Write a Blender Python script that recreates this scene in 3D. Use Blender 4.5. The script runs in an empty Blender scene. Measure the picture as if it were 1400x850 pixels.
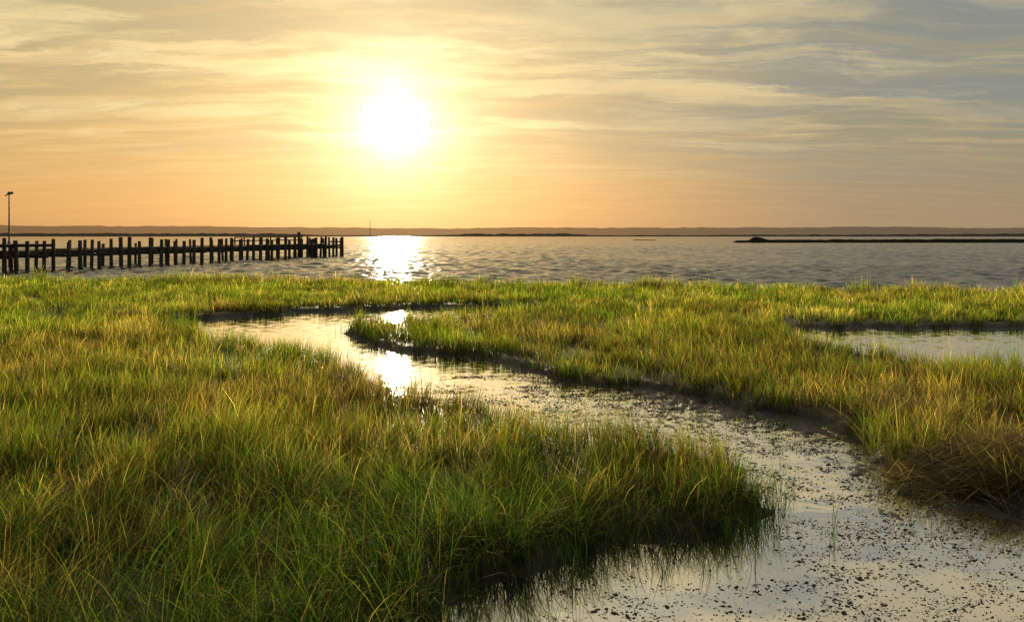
import bpy, math, numpy as np
rng = np.random.default_rng(7)
scene = bpy.context.scene
R = math.radians

def lin(r, g, b):
    def f(c):
        c /= 255.0
        return c/12.92 if c <= 0.04045 else ((c+0.055)/1.055)**2.4
    return (f(r), f(g), f(b), 1.0)

# ------------------------------------------------------------------ noise
_perm = np.random.default_rng(3).random((512, 512))
def vnoise(x, y, s=0):
    x = np.asarray(x, float)+s*17.3+1000; y = np.asarray(y, float)+s*31.7+1000
    xi = np.floor(x).astype(int); yi = np.floor(y).astype(int)
    fx = x-xi; fy = y-yi
    fx = fx*fx*(3-2*fx); fy = fy*fy*(3-2*fy)
    g = lambda a, b: _perm[a % 512, b % 512]
    return (g(xi, yi)*(1-fx)+g(xi+1, yi)*fx)*(1-fy)+(g(xi, yi+1)*(1-fx)+g(xi+1, yi+1)*fx)*fy
def fbm(x, y, s=0, o=4):
    t = 0; a = 1; n = 0
    for i in range(o):
        t = t+a*vnoise(x*2**i, y*2**i, s+i*5); n += a; a *= 0.5
    return t/n
def sstep(a, b, x):
    t = np.clip((x-a)/(b-a), 0, 1); return t*t*(3-2*t)

# ------------------------------------------------------------------ plan of the marsh (metres)
creek = np.array([(40,-30),(40,1),(20,3),(12,5.3),(8.5,7.6),(6.6,8.9),(5.7,9.4),(5.2,9.9),(4.95,10.5),(5.0,11.3),(5.05,12.3),
 (5.0,13.4),(4.44,14.8),(3.5,16.1),(2.16,17.3),(.93,18.65),(0,20.2),(-1.07,21.4),(-2.66,22.8),(-4.1,24.7),(-5.4,26.9),
 (-5.3,28.6),(-3.5,29.2),(-1.5,30.6),(0.5,33),(1.8,36),(0.5,37.2),(-1.8,36.5),(-4.6,35.8),(-6.3,35.1),(-8.4,34.1),
 (-10.2,32.4),(-11.8,30.8),(-11.6,29.0),(-10.2,26.6),(-8.65,24.6),(-6.8,23.4),(-5.1,22.2),(-3.9,19.2),(-2.7,17.0),(-1.3,15.2),
 (-.23,14.1),(.54,13.1),(1.34,12.4),(1.98,12.0),(2.5,11.6),(2.85,11.1),(2.72,10.5),(2.6,10.1),(2.75,9.6),(2.6,9.2),(2.06,8.8),
 (1.45,8.65),(.85,8.8),(.54,8.15),(.13,7.8),(-.31,7.5),(-.53,7.1),(-.6,6.6),(-.8,5.5),(-1.2,4),(-2,1),(-2,-30)], float)
pond = np.array([(7.7,26),(9.0,27.8),(11,28.6),(14,28.4),(17,28.6),(22,28.2),(30,29),(38,27),(36,22),(25,19.2),(16,18.4),(12,18.7),(9.6,19.9),(8.0,22.4)], float)
shx = np.array([-300,-75,-45,-32,-20,-9,0,8,12,18,25,40,75,300]); shy = np.array([60,60,57,55.5,55,53,50,49.5,47.5,45.5,43.5,41,36,36])

def poly_sd(P, x, y):
    d2 = np.full(x.shape, 1e9); inside = np.zeros(x.shape, bool)
    n = len(P)
    for i in range(n):
        ax, ay = P[i]; bx, by = P[(i+1) % n]
        ex, ey = bx-ax, by-ay
        t = np.clip(((x-ax)*ex+(y-ay)*ey)/(ex*ex+ey*ey), 0, 1)
        d2 = np.minimum(d2, (x-ax-t*ex)**2+(y-ay-t*ey)**2)
        if ay != by:
            c = ((ay > y) != (by > y)) & (x < ex*(y-ay)/ey+ax)
            inside ^= c
    d = np.sqrt(d2)
    return np.where(inside, -d, d)
def land_sd(x, y):
    wob = (fbm(x*0.9, y*0.9, 2, 4)-0.5)*(0.35+0.035*np.clip(y, 0, 60))
    a = poly_sd(creek, x, y)
    b = poly_sd(pond, x, y)
    c = np.interp(x, shx, shy)-y + (fbm(x*0.25, y*0.25, 9, 3)-0.5)*3.0
    return np.minimum(np.minimum(a, b)+wob, c)
def dist_right(x, y):
    rb = creek[3:20]
    d2 = np.full(x.shape, 1e9)
    for i in range(len(rb)-1):
        ax, ay = rb[i]; ex, ey = rb[i+1]-rb[i]
        t = np.clip(((x-ax)*ex+(y-ay)*ey)/(ex*ex+ey*ey), 0, 1)
        d2 = np.minimum(d2, (x-ax-t*ex)**2+(y-ay-t*ey)**2)
    return np.sqrt(d2)
def ground_z(x, y, sd=None):
    if sd is None: sd = land_sd(x, y)
    z = -0.30+0.30*sstep(-0.9, -0.02, sd)+0.13*sstep(-0.02, 0.35, sd)
    z = z+0.05*(fbm(x*0.5, y*0.5, 4, 3)-0.5)*sstep(0, 1, sd)
    mudzone = sstep(5.5, 9.5, y)*(1-sstep(20, 24, y))*sstep(-1, 2.5, x)
    fl = 0.06*(fbm(x*0.9, y*0.7, 11, 3)-0.5)+0.11*(fbm(x*8, y*3.8, 13, 4)-0.5)
    zm = -0.024+fl+0.028*sstep(-1.7, -0.1, -dist_right(x, y))
    z = np.where(sd < 0.05, np.maximum(z, zm*mudzone-0.30*(1-mudzone)), z)
    return z

# ------------------------------------------------------------------ helpers
def mesh_np(name, co, faces, mat, cols=None, smooth=False):
    me = bpy.data.meshes.new(name)
    M, k = faces.shape
    me.vertices.add(len(co)); me.vertices.foreach_set("co", np.ascontiguousarray(co, np.float32).ravel())
    me.loops.add(M*k); me.loops.foreach_set("vertex_index", np.ascontiguousarray(faces, np.int32).ravel())
    me.polygons.add(M); me.polygons.foreach_set("loop_start", np.arange(0, M*k, k, dtype=np.int32))
    if smooth: me.polygons.foreach_set("use_smooth", np.ones(M, bool))
    me.update(calc_edges=True)
    if cols is not None:
        at = me.attributes.new("blade_col", 'FLOAT_COLOR', 'POINT')
        at.data.foreach_set("color", np.ascontiguousarray(cols, np.float32).ravel())
    me.materials.append(mat)
    ob = bpy.data.objects.new(name, me); scene.collection.objects.link(ob)
    return ob
def newmat(name):
    m = bpy.data.materials.new(name); m.use_nodes = True
    nt = m.node_tree; nt.nodes.clear()
    out = nt.nodes.new("ShaderNodeOutputMaterial")
    return m, nt, out
class NB:
    def __init__(s, nt): s.nt = nt
    def n(s, t, **kw):
        nd = s.nt.nodes.new(t)
        for k, v in kw.items(): setattr(nd, k, v)
        return nd
    def put(s, sock, v):
        if isinstance(v, bpy.types.NodeSocket): s.nt.links.new(v, sock)
        else: sock.default_value = v
    def m(s, op, a, b=0.0, c=None, clamp=False):
        nd = s.n("ShaderNodeMath", operation=op); nd.use_clamp = clamp
        s.put(nd.inputs[0], a); s.put(nd.inputs[1], b)
        if c is not None: s.put(nd.inputs[2], c)
        return nd.outputs[0]
    def v(s, op, a, b=(0, 0, 0)):
        nd = s.n("ShaderNodeVectorMath", operation=op)
        s.put(nd.inputs[0], a)
        if op == 'SCALE': s.put(nd.inputs['Scale'], b)
        else: s.put(nd.inputs[1], b)
        return nd.outputs['Value'] if op in ('DOT_PRODUCT', 'LENGTH') else nd.outputs[0]
    def mr(s, x, a, b, c=0.0, d=1.0, smooth=True):
        nd = s.n("ShaderNodeMapRange"); nd.interpolation_type = 'SMOOTHSTEP' if smooth else 'LINEAR'
        for i, q in enumerate((x, a, b, c, d)): s.put(nd.inputs[i], q)
        return nd.outputs[0]
    def mix(s, f, a, b, bt='MIX'):
        nd = s.n("ShaderNodeMixRGB", blend_type=bt)
        s.put(nd.inputs[0], f); s.put(nd.inputs[1], a); s.put(nd.inputs[2], b)
        return nd.outputs[0]
    def ramp(s, x, stops, interp='EASE'):
        nd = s.n("ShaderNodeValToRGB"); cr = nd.color_ramp; cr.interpolation = interp
        while len(cr.elements) < len(stops): cr.elements.new(0.5)
        for e, (p, c) in zip(cr.elements, stops): e.position = p; e.color = c
        s.put(nd.inputs[0], x); return nd.outputs[0]
    def noise(s, vec, scale, detail=4, rough=0.5, dist=0.0, col=False):
        nd = s.n("ShaderNodeTexNoise")
        s.put(nd.inputs['Vector'], vec); nd.inputs['Scale'].default_value = scale
        nd.inputs['Detail'].default_value = detail; nd.inputs['Roughness'].default_value = rough
        nd.inputs['Distortion'].default_value = dist
        return nd.outputs[1 if col else 0]
    def mapping(s, vec, loc=(0,0,0), rot=(0,0,0), sc=(1,1,1)):
        nd = s.n("ShaderNodeMapping"); s.put(nd.inputs[0], vec)
        nd.inputs[1].default_value = loc; nd.inputs[2].default_value = rot; nd.inputs[3].default_value = sc
        return nd.outputs[0]

# ------------------------------------------------------------------ camera
cam = bpy.data.cameras.new("camera"); co = bpy.data.objects.new("camera", cam)
scene.collection.objects.link(co); scene.camera = co
co.location = (0, 0, 3.0); co.rotation_euler = (R(90), 0, 0)
cam.sensor_width = 36; cam.lens = 36*1200/1400; cam.shift_y = -103/1400
cam.clip_end = 60000; cam.clip_start = 0.1

# ------------------------------------------------------------------ sun
sx, sy, sz = -160, 1200, 155
L = math.sqrt(sx*sx+sy*sy+sz*sz); S = (sx/L, sy/L, sz/L)
el = math.asin(S[2]); az = math.atan2(S[0], S[1])
sl = bpy.data.lights.new("sun", 'SUN'); sl.energy = 5.0; sl.angle = R(0.6); sl.color = (1.0, 0.84, 0.52)
so = bpy.data.objects.new("sun", sl); scene.collection.objects.link(so)
from mathutils import Vector
so.rotation_euler = Vector(S).to_track_quat('Z', 'Y').to_euler()
so.location = (-20, 150, 30)

# ------------------------------------------------------------------ world
w = bpy.data.worlds.new("World"); scene.world = w; w.use_nodes = True
nt = w.node_tree; nt.nodes.clear(); B = NB(nt)
D = B.n("ShaderNodeTexCoord").outputs['Generated']
sep = B.n("ShaderNodeSeparateXYZ"); nt.links.new(D, sep.inputs[0])
X, Y, Z = sep.outputs
Zc = B.m('MAXIMUM', Z, 0.0)
warm = B.ramp(Zc, [(0, lin(202,150,98)), (.03, lin(214,160,98)), (.08, lin(210,168,106)), (.15, lin(204,178,120)), (.25, lin(198,186,142)), (.42, lin(192,194,178)), (.75, lin(165,178,192))])
cool = B.ramp(Zc, [(0, lin(164,140,112)), (.04, lin(158,139,114)), (.10, lin(150,143,120)), (.18, lin(156,154,132)), (.27, lin(176,172,144)), (.45, lin(188,190,176)), (.75, lin(160,174,190))])
Hn = B.v('NORMALIZE', B.mapping(D, sc=(1, 1, 0)))
dh = B.v('DOT_PRODUCT', Hn, (-0.34, 0.94, 0))
side = B.mr(dh, 0.99, 0.74)
base = B.mix(side, warm, cool)
pz = B.m('ADD', Zc, 0.07)
px = B.m('DIVIDE', X, pz); py = B.m('DIVIDE', Y, pz)
cmb = B.n("ShaderNodeCombineXYZ"); nt.links.new(px, cmb.inputs[0]); nt.links.new(py, cmb.inputs[1])
P0 = cmb.outputs[0]
wrp = B.noise(P0, 1.1, 5, 0.6, 0, True)
P = B.v('ADD', P0, B.v('SCALE', B.v('SUBTRACT', wrp, (.5, .5, .5)), 0.60))
c1 = B.noise(B.mapping(P, loc=(2,0,0), rot=(0, 0, R(16)), sc=(0.70, 1.9, 1)), 1.0, 12, 0.66, 0.15)
c2 = B.noise(B.mapping(P, loc=(3, 5, 0), rot=(0, 0, R(-8)), sc=(0.7, 5.0, 1)), 1.0, 9, 0.68, 0.1)
c3 = B.noise(B.mapping(P, loc=(8.6, 1, 0), rot=(0, 0, R(12)), sc=(0.36, 1.0, 1)), 1.0, 9, 0.60, 0.2)
big = B.noise(B.mapping(P, loc=(1.5, 7, 0), rot=(0, 0, R(18)), sc=(0.45, 0.8, 1)), 1.0, 3, 0.5, 0.0)
elev = B.mr(Zc, 0.05, 0.15)
cl = B.m('ADD', B.m('MULTIPLY', c1, 0.70), B.m('MULTIPLY', c2, 0.30))
gm = B.m('MULTIPLY', B.mr(c3, 0.42, 0.54), B.m('MULTIPLY', B.mr(Zc, 0.03, 0.13), B.m('ADD', B.m('MULTIPLY', side, 0.60), 0.30)))
base = B.mix(gm, base, B.mix(side, lin(168,162,136), lin(136,143,140)))
dm = B.m('MULTIPLY', B.mr(cl, 0.51, 0.42), B.m('MULTIPLY', elev, 0.55))
base = B.mix(dm, base, B.mix(side, lin(176,160,122), lin(136,140,130)))
cm = B.m('MULTIPLY', B.m('MULTIPLY', B.mr(cl, 0.46, 0.60), elev), B.mr(big, 0.36, 0.56, 0.30, 0.88))
base = B.mix(cm, base, B.mix(side, lin(244,224,168), lin(212,194,148)))
lowm = B.m('MULTIPLY', B.mr(c2, 0.46, 0.62), B.m('MULTIPLY', B.mr(Zc, 0.0, 0.05), 0.26))
base = B.mix(lowm, base, B.mix(side, lin(230,182,116), lin(184,160,122)))
dt = B.m('MINIMUM', B.v('DOT_PRODUCT', D, S), 1.0)
th = B.m('MULTIPLY', B.m('ARCCOSINE', dt), B.m('ADD', 1.40, B.m('MULTIPLY', cl, -0.80)))
g1 = B.m('EXPONENT', B.m('MULTIPLY', B.m('POWER', B.m('DIVIDE', th, 0.062), 2.0), -1.0))
g2 = B.m('EXPONENT', B.m('DIVIDE', th, -0.11))
g3 = B.m('EXPONENT', B.m('DIVIDE', th, -0.27))
glow = B.v('SCALE', (1.0, 0.90, 0.70), B.m('MULTIPLY', g1, 0.72))
glow2 = B.v('SCALE', (1.0, 0.74, 0.42), B.m('MULTIPLY', g2, 0.78))
# orange scattering hugging the horizon below the sun
g3 = B.m('MULTIPLY', g3, B.mr(Zc, 0.0, 0.30, 1.35, 0.7))
glow3 = B.v('SCALE', (1.0, 0.50, 0.12), B.m('MULTIPLY', g3, 0.26))
g0 = B.m('EXPONENT', B.m('MULTIPLY', B.m('POWER', B.m('DIVIDE', th, 0.022), 2.0), -1.0))
glow0 = B.v('SCALE', (1.0, 0.95, 0.82), B.m('MULTIPLY', g0, 3.0))
tot = B.v('ADD', B.v('ADD', B.v('ADD', base, glow0), glow), B.v('ADD', glow2, glow3))
sky = B.n("ShaderNodeTexSky"); sky.sky_type = 'NISHITA'; sky.sun_disc = False
sky.sun_elevation = el; sky.sun_rotation = az; sky.dust_density = 2.0
tot = B.v('ADD', B.v('SCALE', tot, 0.93), B.v('SCALE', sky.outputs[0], 0.004))
bg = B.n("ShaderNodeBackground"); nt.links.new(tot, bg.inputs[0]); bg.inputs[1].default_value = 1.0
wo = B.n("ShaderNodeOutputWorld"); nt.links.new(bg.outputs[0], wo.inputs[0])

# ------------------------------------------------------------------ materials
gmat, nt, out = newmat("marsh_mud"); B = NB(nt)
pos = B.n("ShaderNodeNewGeometry").outputs['Position']
n1 = B.noise(pos, 2.0, 6, 0.6); n2 = B.noise(pos, 18, 5, 0.6)
c = B.ramp(n1, [(0.3, (0.014,0.012,0.008,1)), (0.55, (0.028,0.024,0.014,1)), (0.75, (0.024,0.027,0.012,1))])
c = B.mix(0.5, c, B.ramp(n2, [(0.3, (0.008,0.007,0.005,1)), (0.7, (0.042,0.035,0.022,1))]))
pr = B.n("ShaderNodeBsdfPrincipled"); B.put(pr.inputs['Base Color'], c); pr.inputs['Roughness'].default_value = 0.5
pr.inputs['Specular IOR Level'].default_value = 0.3
bp = B.n("ShaderNodeBump"); bp.inputs['Strength'].default_value = 0.9; bp.inputs['Distance'].default_value = 0.03
nt.links.new(n2, bp.inputs['Height']); nt.links.new(bp.outputs[0], pr.inputs['Normal']); nt.links.new(pr.outputs[0], out.inputs[0])

def water_mat(name, is_bay):
    m, nt, out = newmat(name); B = NB(nt)
    geo = B.n("ShaderNodeNewGeometry"); pos = geo.outputs['Position']
    sp = B.n("ShaderNodeSeparateXYZ"); nt.links.new(pos, sp.inputs[0])
    H = (.5, .5, .5)
    if is_bay:
        far = B.mr(sp.outputs[1], 150, 420)
        s1 = B.v('SUBTRACT', B.noise(B.mapping(pos, rot=(0,0,R(6)), sc=(0.35, 0.14, 1)), 1.0, 6, 0.70, 0.5, True), H)
        s2 = B.v('SUBTRACT', B.noise(B.mapping(pos, rot=(0,0,R(-10)), sc=(2.6, 3.0, 1)), 1.0, 3, 0.6, 0.0, True), H)
        sl_ = B.v('ADD', B.v('SCALE', s1, B.m('ADD', 0.25, B.m('MULTIPLY', far, 0.60))), B.v('SCALE', s2, 0.45))
        rough, base_f, fr_f = 0.10, 0.03, 0.82
    else:
        s3 = B.v('SUBTRACT', B.noise(B.mapping(pos, sc=(3.0, 4.5, 1)), 1.0, 4, 0.6, 0.5, True), H)
        mid = B.m('MULTIPLY', B.mr(sp.outputs[1], 8.0, 14), B.mr(sp.outputs[1], 44, 30))
        sl_ = B.v('SCALE', s3, B.m('ADD', 0.028, B.m('MULTIPLY', mid, 0.18)))
        rough, base_f, fr_f = 0.05, 0.84, 0.30
    sl_ = B.v('MULTIPLY', sl_, (0.8, 1.0, 0))
    nrm = B.v('NORMALIZE', B.v('ADD', sl_, geo.outputs['Normal']))
    dif = B.n("ShaderNodeBsdfDiffuse"); dif.inputs[0].default_value = (0.030, 0.038, 0.042, 1)
    gl = B.n("ShaderNodeBsdfGlossy"); gl.inputs[0].default_value = (0.98, 0.98, 0.98, 1)
    gl.inputs['Roughness'].default_value = rough
    nt.links.new(nrm, gl.inputs['Normal'])
    fr = B.n("ShaderNodeFresnel"); fr.inputs[0].default_value = 1.33; nt.links.new(nrm, fr.inputs['Normal'])
    fac = B.m('ADD', base_f, B.m('MULTIPLY', fr.outputs[0], fr_f), clamp=True)
    ms = B.n("ShaderNodeMixShader"); nt.links.new(fac, ms.inputs[0]); nt.links.new(dif.outputs[0], ms.inputs[1]); nt.links.new(gl.outputs[0], ms.inputs[2])
    nt.links.new(ms.outputs[0], out.inputs[0])
    return m
creekmat = water_mat("creek_water", False); baymat = water_mat("bay_water", True)

def blade_mat(name, trans=0.62, rough=0.5):
    m, nt, out = newmat(name); B = NB(nt)
    at = B.n("ShaderNodeAttribute"); at.attribute_name = "blade_col"
    d = B.n("ShaderNodeBsdfDiffuse"); nt.links.new(at.outputs['Color'], d.inputs[0])
    t = B.n("ShaderNodeBsdfTranslucent")
    B.put(t.inputs[0], B.mix(1.0, at.outputs['Color'], (2.25, 2.35, 0.95, 1), 'MULTIPLY'))
    a = B.n("ShaderNodeMixShader"); a.inputs[0].default_value = trans
    nt.links.new(d.outputs[0], a.inputs[1]); nt.links.new(t.outputs[0], a.inputs[2])
    g = B.n("ShaderNodeBsdfGlossy"); g.inputs['Roughness'].default_value = rough; g.inputs[0].default_value = (0.8, 0.75, 0.5, 1)
    b = B.n("ShaderNodeMixShader"); b.inputs[0].default_value = 0.025
    nt.links.new(a.outputs[0], b.inputs[1]); nt.links.new(g.outputs[0], b.inputs[2])
    nt.links.new(b.outputs[0], out.inputs[0])
    return m
grassmat = blade_mat("cordgrass_blade"); strawmat = blade_mat("dead_reed", 0.3)

wood, nt, out = newmat("weathered_timber"); B = NB(nt)
tc = B.n("ShaderNodeNewGeometry").outputs['Position']
n1 = B.noise(B.mapping(tc, sc=(6, 6, 0.8)), 1.0, 5, 0.6)
pr = B.n("ShaderNodeBsdfPrincipled"); pr.inputs['Roughness'].default_value = 0.85
B.put(pr.inputs['Base Color'], B.ramp(n1, [(0.3, (0.014,0.011,0.009,1)), (0.7, (0.05,0.038,0.030,1))]))
nt.links.new(pr.outputs[0], out.inputs[0])
metal, nt, out = newmat("galvanised_metal"); B = NB(nt)
pr = B.n("ShaderNodeBsdfPrincipled"); pr.inputs['Roughness'].default_value = 0.5; pr.inputs['Metallic'].default_value = 0.6
tc = B.n("ShaderNodeNewGeometry").outputs['Position']
B.put(pr.inputs['Base Color'], B.ramp(B.noise(tc, 8, 4), [(0.3, (0.05,0.05,0.05,1)), (0.7, (0.10,0.095,0.09,1))]))
nt.links.new(pr.outputs[0], out.inputs[0])
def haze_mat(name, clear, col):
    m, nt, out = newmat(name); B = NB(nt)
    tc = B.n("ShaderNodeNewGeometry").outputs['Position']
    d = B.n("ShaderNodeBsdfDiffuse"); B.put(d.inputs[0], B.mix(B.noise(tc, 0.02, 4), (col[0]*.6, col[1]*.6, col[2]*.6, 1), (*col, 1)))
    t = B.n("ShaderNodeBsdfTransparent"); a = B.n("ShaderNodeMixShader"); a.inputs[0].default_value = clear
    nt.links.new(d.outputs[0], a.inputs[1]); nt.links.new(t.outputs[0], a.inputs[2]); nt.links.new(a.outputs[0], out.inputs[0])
    return m

# ------------------------------------------------------------------ ground sheet
xs = np.unique(np.concatenate([np.arange(-300,-75,6), np.arange(-75,-13,.5), np.arange(-13,-3,.16), np.arange(-3,9,.035), np.arange(9,20,.2), np.arange(20,75,.6), np.arange(75,301,6)]).round(3))
ys = np.unique(np.concatenate([np.arange(-60,4,1.5), np.arange(4,19,.045), np.arange(19,40,.14), np.arange(40,64,.25), np.arange(64,80,2)]).round(3))
gx, gy = np.meshgrid(xs, ys)
gz = ground_z(gx.ravel(), gy.ravel())
gz = np.where(gy.ravel() > 63, -1.0, gz)
nx, ny = len(xs), len(ys)
idx = np.arange(nx*ny).reshape(ny, nx)
F = np.stack([idx[:-1, :-1].ravel(), idx[:-1, 1:].ravel(), idx[1:, 1:].ravel(), idx[1:, :-1].ravel()], 1)
mesh_np("marsh_ground", np.stack([gx.ravel(), gy.ravel(), gz], 1), F, gmat, smooth=True)

mesh_np("creek_water", np.array([(-300,-300,0),(300,-300,0),(300,42,0),(-300,42,0)], float), np.array([[0,1,2,3]]), creekmat)
rr_ = [41.0]
while rr_[-1] < 700: rr_.append(rr_[-1]*1.0036)
rr_ = np.array(rr_+[25000.0]); NR = len(rr_)
uu = np.linspace(-1.1, 1.1, 1300)
WX = uu[None, :]*rr_[:, None]; WY = np.repeat(rr_[:, None], len(uu), 1)
WX[:, 0] = -20000; WX[:, -1] = 20000
WZ = np.zeros_like(WX)
wr = np.random.default_rng(5)
for i in range(46):
    lam = math.exp(wr.uniform(math.log(0.7), math.log(4.0))); kk = 2*math.pi/lam
    a_ = math.pi/2+0.25+wr.normal(0, 0.7); am = 0.0056*lam**0.95
    fade = np.clip(lam/(0.0036*3.2*rr_), 0, 1)[:, None]**2
    WZ += am*fade*np.sin(kk*(WX*math.cos(a_)+WY*math.sin(a_))+wr.uniform(0, 6.28))
gust = 0.55+0.9*fbm(WX*0.03, WY*0.045, 81, 3)
fad = (sstep(41, 52, WY+0.22*WX)*(1-sstep(500, 690, WY)))
WZ = (WZ*gust)*fad+0.004+0.10*fad
WZ[-1] = 0.004; WZ[:, 0] = 0.004; WZ[:, -1] = 0.004
idx = np.arange(WX.size).reshape(WX.shape)
F = np.stack([idx[:-1, :-1].ravel(), idx[:-1, 1:].ravel(), idx[1:, 1:].ravel(), idx[1:, :-1].ravel()], 1)
mesh_np("bay_water", np.stack([WX.ravel(), WY.ravel(), WZ.ravel()], 1), F, baymat, smooth=True)

# ------------------------------------------------------------------ blades
def blades(x, y, z, h, wd, ldir, a0, curl, segs, col, tipmul, root=0.22):
    N = len(x); K = segs+1
    t = np.linspace(0, 1, K)
    tm = (t[:-1]+t[1:])/2
    ang = a0[:, None]+curl[:, None]*tm[None, :]**1.3
    step = h[:, None]/segs
    hx = np.concatenate([np.zeros((N, 1)), np.cumsum(np.sin(ang)*step, 1)], 1)
    hz = np.concatenate([np.zeros((N, 1)), np.cumsum(np.cos(ang)*step, 1)], 1)
    cx = x[:, None]+hx*np.cos(ldir)[:, None]; cy = y[:, None]+hx*np.sin(ldir)[:, None]; cz = z[:, None]+hz
    wa = ldir+np.pi/2+rng.normal(0, 0.7, N)
    wt = wd[:, None]*0.5*np.maximum(0.06, (1-t[None, :])**0.75)
    dx = np.cos(wa)[:, None]*wt; dy = np.sin(wa)[:, None]*wt
    V = np.empty((N, K, 2, 3), np.float32)
    V[:, :, 0, 0] = cx-dx; V[:, :, 0, 1] = cy-dy; V[:, :, 0, 2] = cz
    V[:, :, 1, 0] = cx+dx; V[:, :, 1, 1] = cy+dy; V[:, :, 1, 2] = cz
    b = (np.arange(N)*K*2)[:, None]+np.arange(segs)[None, :]*2
    Fq = np.stack([b, b+1, b+3, b+2], -1).reshape(-1, 4)
    C = np.ones((N, K, 2, 4), np.float32)
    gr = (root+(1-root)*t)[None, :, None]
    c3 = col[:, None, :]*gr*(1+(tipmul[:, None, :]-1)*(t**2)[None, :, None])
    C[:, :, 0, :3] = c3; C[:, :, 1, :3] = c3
    return V.reshape(-1, 3), Fq, C.reshape(-1, 4)

PILES = [(5.9, 10.6, 1.4, 0.75, 4200, 0.40), (5.9, 13.6, 0.75, 0.5, 1500, 0.45), (8.3, 11.6, 1.3, 0.6, 2200, 0.35), (-2.9, 16.3, 0.7, 0.4, 900, 0.42)]
def in_pile(x, y):
    m = np.zeros(x.shape, bool)
    for px_, py_, a, b, _, _ in PILES:
        m |= ((x-px_)/a)**2+((y-py_)/b)**2 < 0.75+0.5*(fbm(x*3, y*3, 66, 2)-.5)
    return m
GB = np.array([0.072, 0.132, 0.020]); OL = np.array([0.108, 0.128, 0.024]); ST = np.array([0.32, 0.255, 0.135])
BR = np.array([0.13, 0.082, 0.046]); DG = np.array([0.028, 0.062, 0.014])
parts = []
def add_band(y0, y1, dens, segs, wbase, hmul, kx=0.62, k0=3.0, xr=None, clump=0.10, per=14):
    hw1 = kx*y1+k0 if xr is None else xr
    area = 2*hw1*(y1-y0); n = int(area*dens)
    nc = n//per+1
    cx = rng.uniform(-hw1, hw1, nc); cy = rng.uniform(y0, y1, nc)
    if xr is None: k = np.abs(cx) < kx*cy+k0
    else: k = np.abs(cx) > 0.62*cy+2.5
    cx, cy = cx[k], cy[k]
    gap = fbm(cx*1.7, cy*1.7, 21, 3)
    k = rng.random(len(cx)) < sstep(0.32, 0.54, gap)*0.88+0.12
    k &= ~(in_pile(cx, cy) & (rng.random(len(cx)) < 0.85))
    cx, cy = cx[k], cy[k]
    chh = np.repeat(rng.uniform(0.68, 1.28, len(cx)), per)
    ctone = np.repeat(rng.uniform(0.6, 1.45, len(cx)), per)
    cdir = np.repeat(rng.uniform(0, 2*np.pi, len(cx)), per)
    x = np.repeat(cx, per); y = np.repeat(cy, per)
    ra = rng.uniform(0, 2*np.pi, len(x)); rr = np.abs(rng.normal(0, 1, len(x)))*clump*(1+0.02*y)
    x = x+np.cos(ra)*rr; y = y+np.sin(ra)*rr
    sd = land_sd(x, y)
    k = sd > 0.0+rng.normal(0, 0.06, len(x))
    x, y, sd, ra, chh, ctone, cdir = x[k], y[k], sd[k], ra[k], chh[k], ctone[k], cdir[k]
    z = ground_z(x, y, sd)-0.02
    N = len(x)
    zone = fbm(x*0.22, y*0.16, 31, 3); z2 = fbm(x*0.8, y*0.45, 33, 4); z3 = fbm(x*0.09, y*0.12, 39, 2)
    hn = 0.45+1.1*fbm(x*0.9, y*0.7, 35, 3)
    h = (0.36+0.13*rng.random(N))*hn*hmul*rng.uniform(0.6, 1.15, N)*chh
    edge = 1-sstep(0.0, 0.7+0.02*y, sd)
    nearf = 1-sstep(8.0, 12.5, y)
    h *= 1+0.12*edge
    shore = sstep(6, 0, np.interp(x, shx, shy)-y)*(fbm(x*0.5, y*0.3, 44, 3) > 0.56)
    h *= 1+0.45*shore
    midbrown = np.exp(-(((x+3.0)/4.5)**2+((y-14.5)/3.6)**2))
    rightbrown = 0.7*np.exp(-(((x-7.5)/3.0)**2+((y-11.0)/2.5)**2))
    pst = 0.06+0.33*sstep(0.51, 0.67, z2)*(1-0.7*edge)+0.10*midbrown-0.02*nearf+0.15*rightbrown
    pbr = 0.04+0.32*sstep(0.48, 0.63, zone)*(1-0.8*edge)+0.40*midbrown+0.4*rightbrown
    pol = 0.42+0.28*(1-nearf)
    pbr *= (1-0.4*nearf)
    u = rng.random(N)
    col = np.where((z3 > rng.uniform(0.3, 0.7, N))[:, None], GB, GB*0.6+OL*0.4)
    col = np.where((rng.random(N) < pol*0.8)[:, None], OL, col)
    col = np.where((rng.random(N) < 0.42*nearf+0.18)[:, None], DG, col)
    col = np.where((u < pbr)[:, None], BR, col)
    col = np.where(((u > 1-pst))[:, None], ST, col)
    patch = 0.45+1.1*fbm(x*0.55, y*0.4, 37, 3)
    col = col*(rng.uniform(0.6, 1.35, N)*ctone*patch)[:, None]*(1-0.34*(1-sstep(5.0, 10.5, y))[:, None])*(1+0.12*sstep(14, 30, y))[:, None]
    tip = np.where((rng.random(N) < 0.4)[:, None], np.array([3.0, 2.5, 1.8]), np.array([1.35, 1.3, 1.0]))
    wind = 2*np.pi*fbm(x*0.35, y*0.35, 41, 2)*1.6
    rr2 = rng.random(N)
    ld = np.where(rr2 < 0.35, ra, np.where(rr2 < 0.7, wind, cdir))+rng.normal(0, 0.5, N)
    a0 = np.abs(rng.normal(0.18, 0.17, N)); curl = np.abs(rng.normal(0.46+1.15*nearf, 0.42+0.4*nearf, N))
    wd = (wbase+0.0004*np.maximum(y, 6))*rng.uniform(0.5, 1.35, N)
    parts.append(blades(x, y, z, h, wd, ld, a0, curl, segs, col, tip))

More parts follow.
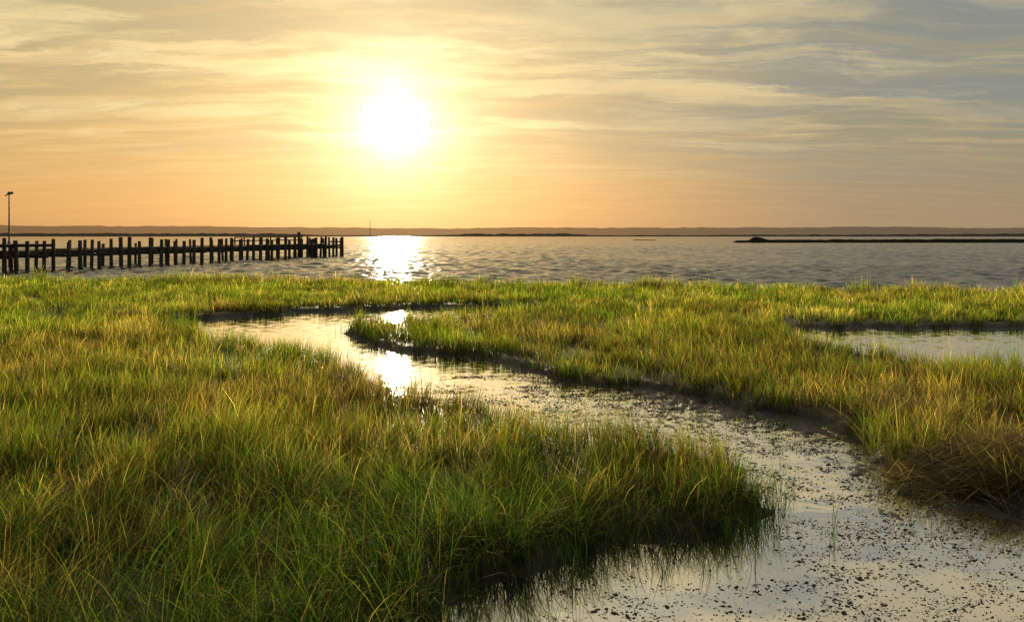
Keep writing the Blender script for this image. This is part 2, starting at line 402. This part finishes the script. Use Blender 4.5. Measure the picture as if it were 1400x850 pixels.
add_band(3.2, 8.2, 1250, 6, 0.0052, 1.75, clump=0.08)
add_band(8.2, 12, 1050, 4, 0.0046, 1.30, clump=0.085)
add_band(12, 18, 700, 3, 0.0052, 1.05, clump=0.09)
add_band(18, 28, 380, 3, 0.0065, 1.0)
add_band(28, 42, 210, 2, 0.009, 1.0)
add_band(42, 61, 130, 2, 0.013, 1.0)
add_band(2, 62, 14, 2, 0.04, 1.1, xr=75, clump=0.25)

def long_blades(n, y0, y1, h0, h1, wd, curlm, cols, k0=2.0):
    x = rng.uniform(-0.62*y1-k0, 0.62*y1+k0, n); y = rng.uniform(y0, y1, n)
    cl = fbm(x*0.9, y*0.9, 91, 3)
    sd = land_sd(x, y)
    k = (sd > 0.12) & (rng.random(n) < sstep(0.40, 0.58, cl)*0.9+0.1)
    x, y, sd = x[k], y[k], sd[k]; N = len(x)
    ci = rng.integers(0, len(cols), N); col = np.array(cols)[ci]*rng.uniform(.6, 1.2, N)[:, None]
    wind = 2*np.pi*fbm(x*0.4, y*0.4, 93, 2)*1.5
    parts.append(blades(x, y, ground_z(x, y, sd), rng.uniform(h0, h1, N), wd*rng.uniform(.6, 1.3, N), wind+rng.normal(0, .7, N),
        np.abs(rng.normal(.2, .15, N)), np.abs(rng.normal(curlm, .5, N)), 7, col, np.tile([1.4, 1.3, 1.2], (N, 1)), root=0.5))
long_blades(14000, 3.4, 9.5, 0.55, 0.95, 0.0055, 1.9, [ST*.8, OL*1.8, GB*2.0, GB*1.6])
long_blades(8000, 9.5, 20, 0.42, 0.62, 0.007, 0.7, [ST, BR*1.3, ST*.7, OL*1.5])
long_blades(600, 4.5, 16, 0.6, 0.85, 0.010, 0.25, [BR, ST*.7])

n = 1400
x = rng.uniform(-0.8, 3.6, n); y = rng.uniform(6.2, 11.5, n)
cl = fbm(x*2.5, y*2.5, 51, 2)
sd = land_sd(x, y)
k = (sd < 0.02) & (sd > -1.1) & (rng.random(n) < np.exp(sd*2.4)*1.2) & (cl > 0.47)
x, y = x[k], y[k]; N = len(x)
x = np.repeat(x, 5)+rng.normal(0, .03, N*5); y = np.repeat(y, 5)+rng.normal(0, .03, N*5); N *= 5
parts.append(blades(x, y, np.full(N, -0.05), rng.uniform(0.15, 0.5, N), np.full(N, 0.008), rng.uniform(0, 6.28, N),
    np.abs(rng.normal(0.15, 0.15, N)), np.abs(rng.normal(0.4, 0.3, N)), 4, np.tile(GB, (N, 1))*rng.uniform(.6, 1.2, N)[:, None], np.ones((N, 3))))
off = 0; Vs = []; Fs = []; Cs = []
for v, f, c in parts:
    Vs.append(v); Fs.append(f+off); Cs.append(c); off += len(v)
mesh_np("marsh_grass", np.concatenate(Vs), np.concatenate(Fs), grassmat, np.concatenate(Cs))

def reed_pile(cx, cy, rx, ry, n, top):
    a = rng.uniform(0, 6.28, n); r = np.sqrt(rng.random(n))
    x = cx+np.cos(a)*r*rx; y = cy+np.sin(a)*r*ry
    z = np.maximum(ground_z(x, y), 0)+0.04+top*(1-r**2)*(0.15+0.85*rng.random(n))*(0.5+fbm(x*2, y*2, 67, 2))
    col = np.where((rng.random(n) < .45)[:, None], ST*1.1, BR)*rng.uniform(.35, 1.3, n)[:, None]
    ln = rng.uniform(0.2, 0.8, n)
    v, f, c = blades(x, y, z, ln, rng.uniform(.006, .016, n), rng.normal(0.3, 0.9, n)+np.where(rng.random(n) < .5, 3.14, 0),
        rng.normal(1.45, 0.22, n), rng.normal(0.12, 0.2, n), 3, col, np.ones((n, 3)), root=1.0)
    mesh_np("dead_reed_pile", v, f, strawmat, c)
for p_ in PILES: reed_pile(*p_)

# floating debris specks on the creek
dm_, nt, out = newmat("algae_debris"); B = NB(nt)
tc = B.n("ShaderNodeNewGeometry").outputs['Position']
pr = B.n("ShaderNodeBsdfPrincipled"); pr.inputs['Roughness'].default_value = 0.7
B.put(pr.inputs['Base Color'], B.ramp(B.noise(tc, 6, 3), [(0.35, (0.015,0.013,0.008,1)), (0.65, (0.045,0.038,0.022,1))]))
nt.links.new(pr.outputs[0], out.inputs[0])
n = 420000
x = rng.uniform(-1.5, 9, n); y = 4.8+rng.random(n)**0.9*14
sd = land_sd(x, y)
cl = fbm(x*0.8, y*1.3, 61, 4); cl2 = fbm(x*5, y*5, 63, 3)
bias = sstep(1.2, 4.0, x)*0.19+0.07*sstep(9, 12, y)
pk = sstep(0.45, 0.68, cl+bias)*(sstep(0.35, 0.62, cl2)*0.5+0.08)
k = (sd < -0.02) & (rng.random(n) < pk)
x, y = x[k], y[k]; N = len(x)
s = np.clip(rng.lognormal(-5.35, 0.5, N), 0.002, 0.024)*(0.8+0.035*y)
oct_ = np.array([(1,0,0),(-1,0,0),(0,1,0),(0,-1,0),(0,0,.6),(0,0,-.3)], float)
ra = rng.uniform(0, 6.28, N)
V = oct_[None]*rng.uniform(.6, 1.4, (N, 6, 1))*s[:, None, None]
Vx = V[..., 0]*np.cos(ra)[:, None]*1.6-V[..., 1]*np.sin(ra)[:, None]; Vy = V[..., 0]*np.sin(ra)[:, None]*1.6+V[..., 1]*np.cos(ra)[:, None]
V = np.stack([Vx+x[:, None], Vy+y[:, None], V[..., 2]+0.001], -1).reshape(-1, 3)
f8 = np.array([(0,2,4),(2,1,4),(1,3,4),(3,0,4),(2,0,5),(1,2,5),(3,1,5),(0,3,5)])
mesh_np("floating_debris", V, (f8[None]+(np.arange(N)*6)[:, None, None]).reshape(-1, 3), dm_)

# ------------------------------------------------------------------ pier
import bmesh
def part_from(bm, name, parent, mat):
    me = bpy.data.meshes.new(name); bm.to_mesh(me); bm.free(); me.materials.append(mat)
    ob = bpy.data.objects.new(name, me); scene.collection.objects.link(ob); ob.parent = parent
    return ob
def add_cyl(bm, p0, p1, r0, r1, n=9):
    p0, p1 = Vector(p0), Vector(p1); d = (p1-p0).normalized()
    u = d.orthogonal().normalized(); v = d.cross(u)
    ra = [bm.verts.new(p0+(u*math.cos(2*math.pi*i/n)+v*math.sin(2*math.pi*i/n))*r0) for i in range(n)]
    rb = [bm.verts.new(p1+(u*math.cos(2*math.pi*i/n)+v*math.sin(2*math.pi*i/n))*r1) for i in range(n)]
    for i in range(n): bm.faces.new((ra[i], ra[(i+1) % n], rb[(i+1) % n], rb[i]))
    bm.faces.new(ra[::-1]); bm.faces.new(rb)
def add_beam(bm, p0, p1, w_, h_):
    p0, p1 = Vector(p0), Vector(p1); d = (p1-p0).normalized()
    s_ = d.cross(Vector((0, 0, 1))).normalized()*w_/2; u = s_.cross(d).normalized()*h_/2
    vs = [bm.verts.new(p+a*s_+b*u) for p in (p0, p1) for a, b in ((-1,-1),(1,-1),(1,1),(-1,1))]
    for q in ((0,1,2,3),(7,6,5,4),(0,4,5,1),(1,5,6,2),(2,6,7,3),(3,7,4,0)): bm.faces.new([vs[i] for i in q])
pier = bpy.data.objects.new("wooden_pier", None); scene.collection.objects.link(pier)
A = Vector((-39.6, 68, 0)); E = Vector((-24.4, 128, 0)); dr = (E-A).normalized(); pl = Vector((-dr.y, dr.x, 0))
Lp = (E-A).length
def PP(s, o, z): q = A+dr*s+pl*o; return (q.x, q.y, z)
rng = np.random.default_rng(12)
u = lambda a, b: float(rng.uniform(a, b))
bm = bmesh.new(); s = -26.0
while s < Lp+0.1:
    top = 2.66+u(-.24, .22)
    if s > Lp-9: top = 2.75+u(-.1, .25)
    add_cyl(bm, PP(s, u(-.08,.08), -1.2), PP(s+u(-.12,.12), u(-.1,.1), top), u(.16,.21), u(.13,.18))
    s += 1.4+u(-.3,.3)
part_from(bm, "front_pilings", pier, wood)
bm = bmesh.new(); s = -26.0
while s < Lp+0.1:
    add_cyl(bm, PP(s, 3.4+u(-.1,.1), -1.2), PP(s+u(-.1,.1), 3.4+u(-.1,.1), 2.5+u(-.3,.25)), u(.14,.18), u(.11,.15))
    s += 2.2+u(-.4,.4)
part_from(bm, "rear_pilings", pier, wood)
bm = bmesh.new()
for o, z in ((0.26, 1.55), (3.1, 1.6)):
    s = -26
    while s < Lp-1:
        e = min(s+7.4, Lp); add_beam(bm, PP(s, o, z+u(-.04,.04)), PP(e-0.04, o, z+u(-.04,.04)), 0.14, 0.28); s += 7.4
part_from(bm, "stringers", pier, wood)
bm = bmesh.new(); s = -25.4
while s < Lp:
    add_beam(bm, PP(s, -0.5, 1.27), PP(s+u(-.1,.1), 3.9, 1.27), 0.22, 0.24); s += 3.7
part_from(bm, "cross_beams", pier, wood)
bm = bmesh.new(); s = -26.0
while s < Lp:
    if s < 5.5 or s > Lp-22 or rng.random() < 0.35:
        zz = 2.28 if s < 5.5 else 1.82
        add_beam(bm, PP(s, -0.15 if s < 5.5 else 0.3, zz), PP(s+u(-.02,.02), 3.7, zz+u(-.02,.02)), 0.17, 0.06)
    s += 0.2
add_beam(bm, PP(-26, 0.3, 2.15), PP(5.6, 0.3, 2.15), 0.12, 0.18); add_beam(bm, PP(-26, 3.2, 2.15), PP(5.6, 3.2, 2.15), 0.12, 0.18)
part_from(bm, "deck", pier, wood)
bm = bmesh.new()
add_beam(bm, PP(Lp-24, 3.1, 2.78), PP(Lp-7, 3.1, 2.82), 0.14, 0.12)
add_beam(bm, PP(Lp-24, 3.3, 2.35), PP(Lp-7, 3.3, 2.40), 0.08, 0.14)
s = Lp-24
while s <= Lp-6: add_beam(bm, PP(s, 3.1, 1.8), PP(s, 3.12, 2.75), 0.12, 0.12); s += 2.1
part_from(bm, "handrail", pier, wood)
bm = bmesh.new()
add_cyl(bm, PP(Lp-12, 1.0, -1.2), PP(Lp-12, 1.0, 3.35), .2, .17); add_cyl(bm, PP(Lp-12, 1.0, 3.35), PP(Lp-12, 1.0, 3.5), .24, .1)
add_cyl(bm, PP(Lp+0.2, .5, -1.2), PP(Lp+.2, .5, 2.8), .25, .2); add_cyl(bm, PP(Lp-4, 3.0, -1.2), PP(Lp-4, 2.9, 2.6), .25, .2)
add_beam(bm, PP(Lp-4, 0.6, 2.15), PP(Lp-.2, .5, 2.1), .16, .2)
part_from(bm, "end_posts", pier, wood)

lp = bpy.data.objects.new("lamp_post", None); scene.collection.objects.link(lp)
lx, ly = -42.4, 74.0
bm = bmesh.new(); add_cyl(bm, (lx, ly, 0.3), (lx, ly, 6.45), .085, .05, 10); add_cyl(bm, (lx, ly, 2.2), (lx, ly, 2.5), .13, .12, 10)
part_from(bm, "pole", lp, metal)
bm = bmesh.new(); add_cyl(bm, (lx-.22, ly, 6.42), (lx+.16, ly, 6.5), .035, .035, 8)
part_from(bm, "arm", lp, metal)
bm = bmesh.new(); add_cyl(bm, (lx-.12, ly, 6.52), (lx+.30, ly, 6.60), .09, .12, 10); add_cyl(bm, (lx-.02, ly, 6.60), (lx-.02, ly, 6.70), .1, .05, 10)
add_cyl(bm, (lx-.30, ly, 6.33), (lx-.2, ly, 6.47), .07, .04, 10)
part_from(bm, "lamp_head", lp, metal)
bm = bmesh.new(); add_beam(bm, (lx-.5, ly, 1.2), (lx+.5, ly, 1.2), .2, .25)
part_from(bm, "base_bracket", lp, wood)

# ------------------------------------------------------------------ distant land
def ridge(name, x0, x1, y, depth, hfun, mat, step):
    x = np.arange(x0, x1, step); n = len(x)
    h = hfun(x)
    rows = [(y, np.full(n, -0.5)), (y+depth*.1, h*0.85), (y+depth*.5, h), (y+depth, np.full(n, -0.5))]
    co_ = np.concatenate([np.stack([x, np.full(n, yy), hh], 1) for yy, hh in rows])
    I = np.arange(n*4).reshape(4, n)
    F_ = np.stack([I[:-1, :-1].ravel(), I[:-1, 1:].ravel(), I[1:, 1:].ravel(), I[1:, :-1].ravel()], 1)
    return mesh_np(name, co_, F_, mat)
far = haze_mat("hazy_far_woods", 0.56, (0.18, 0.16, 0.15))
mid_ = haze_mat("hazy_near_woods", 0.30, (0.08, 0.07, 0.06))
def hf(x):
    bg_ = fbm(x/900, x*0, 71, 3); tr = fbm(x/45, x*0, 73, 3)
    az_ = x/4200
    return 6+(14+22*bg_+np.interp(az_, [-1.25,-.58,-.42,-.23,-.08,.08,.25,.58,1.25],[24,22,18,12,8,10,13,12,15]))+tr*7
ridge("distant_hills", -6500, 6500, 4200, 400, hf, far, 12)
def hf2(x):
    tr = fbm(x/22, x*0, 75, 4); az_ = x/2600
    e = np.interp(az_, [-1.3,-.58,-.27,-.22,-.08,-.05,.07,.09,.14,.42,.58,1.3],[13,12,11,5,5,10,10,5,5,7,10,12])
    return e*(0.5+0.7*tr)-0.3
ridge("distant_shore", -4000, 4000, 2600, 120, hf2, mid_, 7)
isl = haze_mat("island_scrub", 0.03, (0.030, 0.027, 0.016))
def hf3(x):
    e = np.interp(x, [89.6,92.3,97.6,99.4,101.8,104.1,106.5,148,207,474],[-0.4,.9,1.1,2.4,2.5,1.4,1.25,1.45,1.6,1.7])
    return e+(fbm(x/2.5, x*0, 77, 3)-.5)*.45
ridge("marsh_island", 88, 480, 355, 14, hf3, isl, 0.8)
def hf4(x): return np.interp(x, [70.2,72.8,84.9,88],[-.3,.5,.45,-.3])
ridge("sand_bar", 68, 90, 520, 6, hf4, isl, 1)
rm = bpy.data.objects.new("radio_mast", None); scene.collection.objects.link(rm)
mx, my = -436.5, 2700
bm = bmesh.new()
for a in range(3):
    q = a*2.094; add_cyl(bm, (mx+2.0*math.cos(q), my+2.0*math.sin(q), 0), (mx+.5*math.cos(q), my+.5*math.sin(q), 52), .35, .25, 5)
for k_ in range(12):
    z0 = k_*4.3; r0 = 2.0-1.5*z0/52; z1 = z0+4.3; r1 = 2.0-1.5*z1/52
    for a in range(3):
        q = a*2.094; q2 = q+2.094
        add_cyl(bm, (mx+r0*math.cos(q), my+r0*math.sin(q), z0), (mx+r1*math.cos(q2), my+r1*math.sin(q2), z1), .15, .15, 4)
part_from(bm, "lattice", rm, mid_)
bm = bmesh.new(); add_cyl(bm, (mx, my, 50), (mx, my, 58), .3, .15, 6); part_from(bm, "antenna", rm, mid_)

scene.view_settings.view_transform = 'Standard'; scene.view_settings.look = 'None'; scene.view_settings.exposure = 0
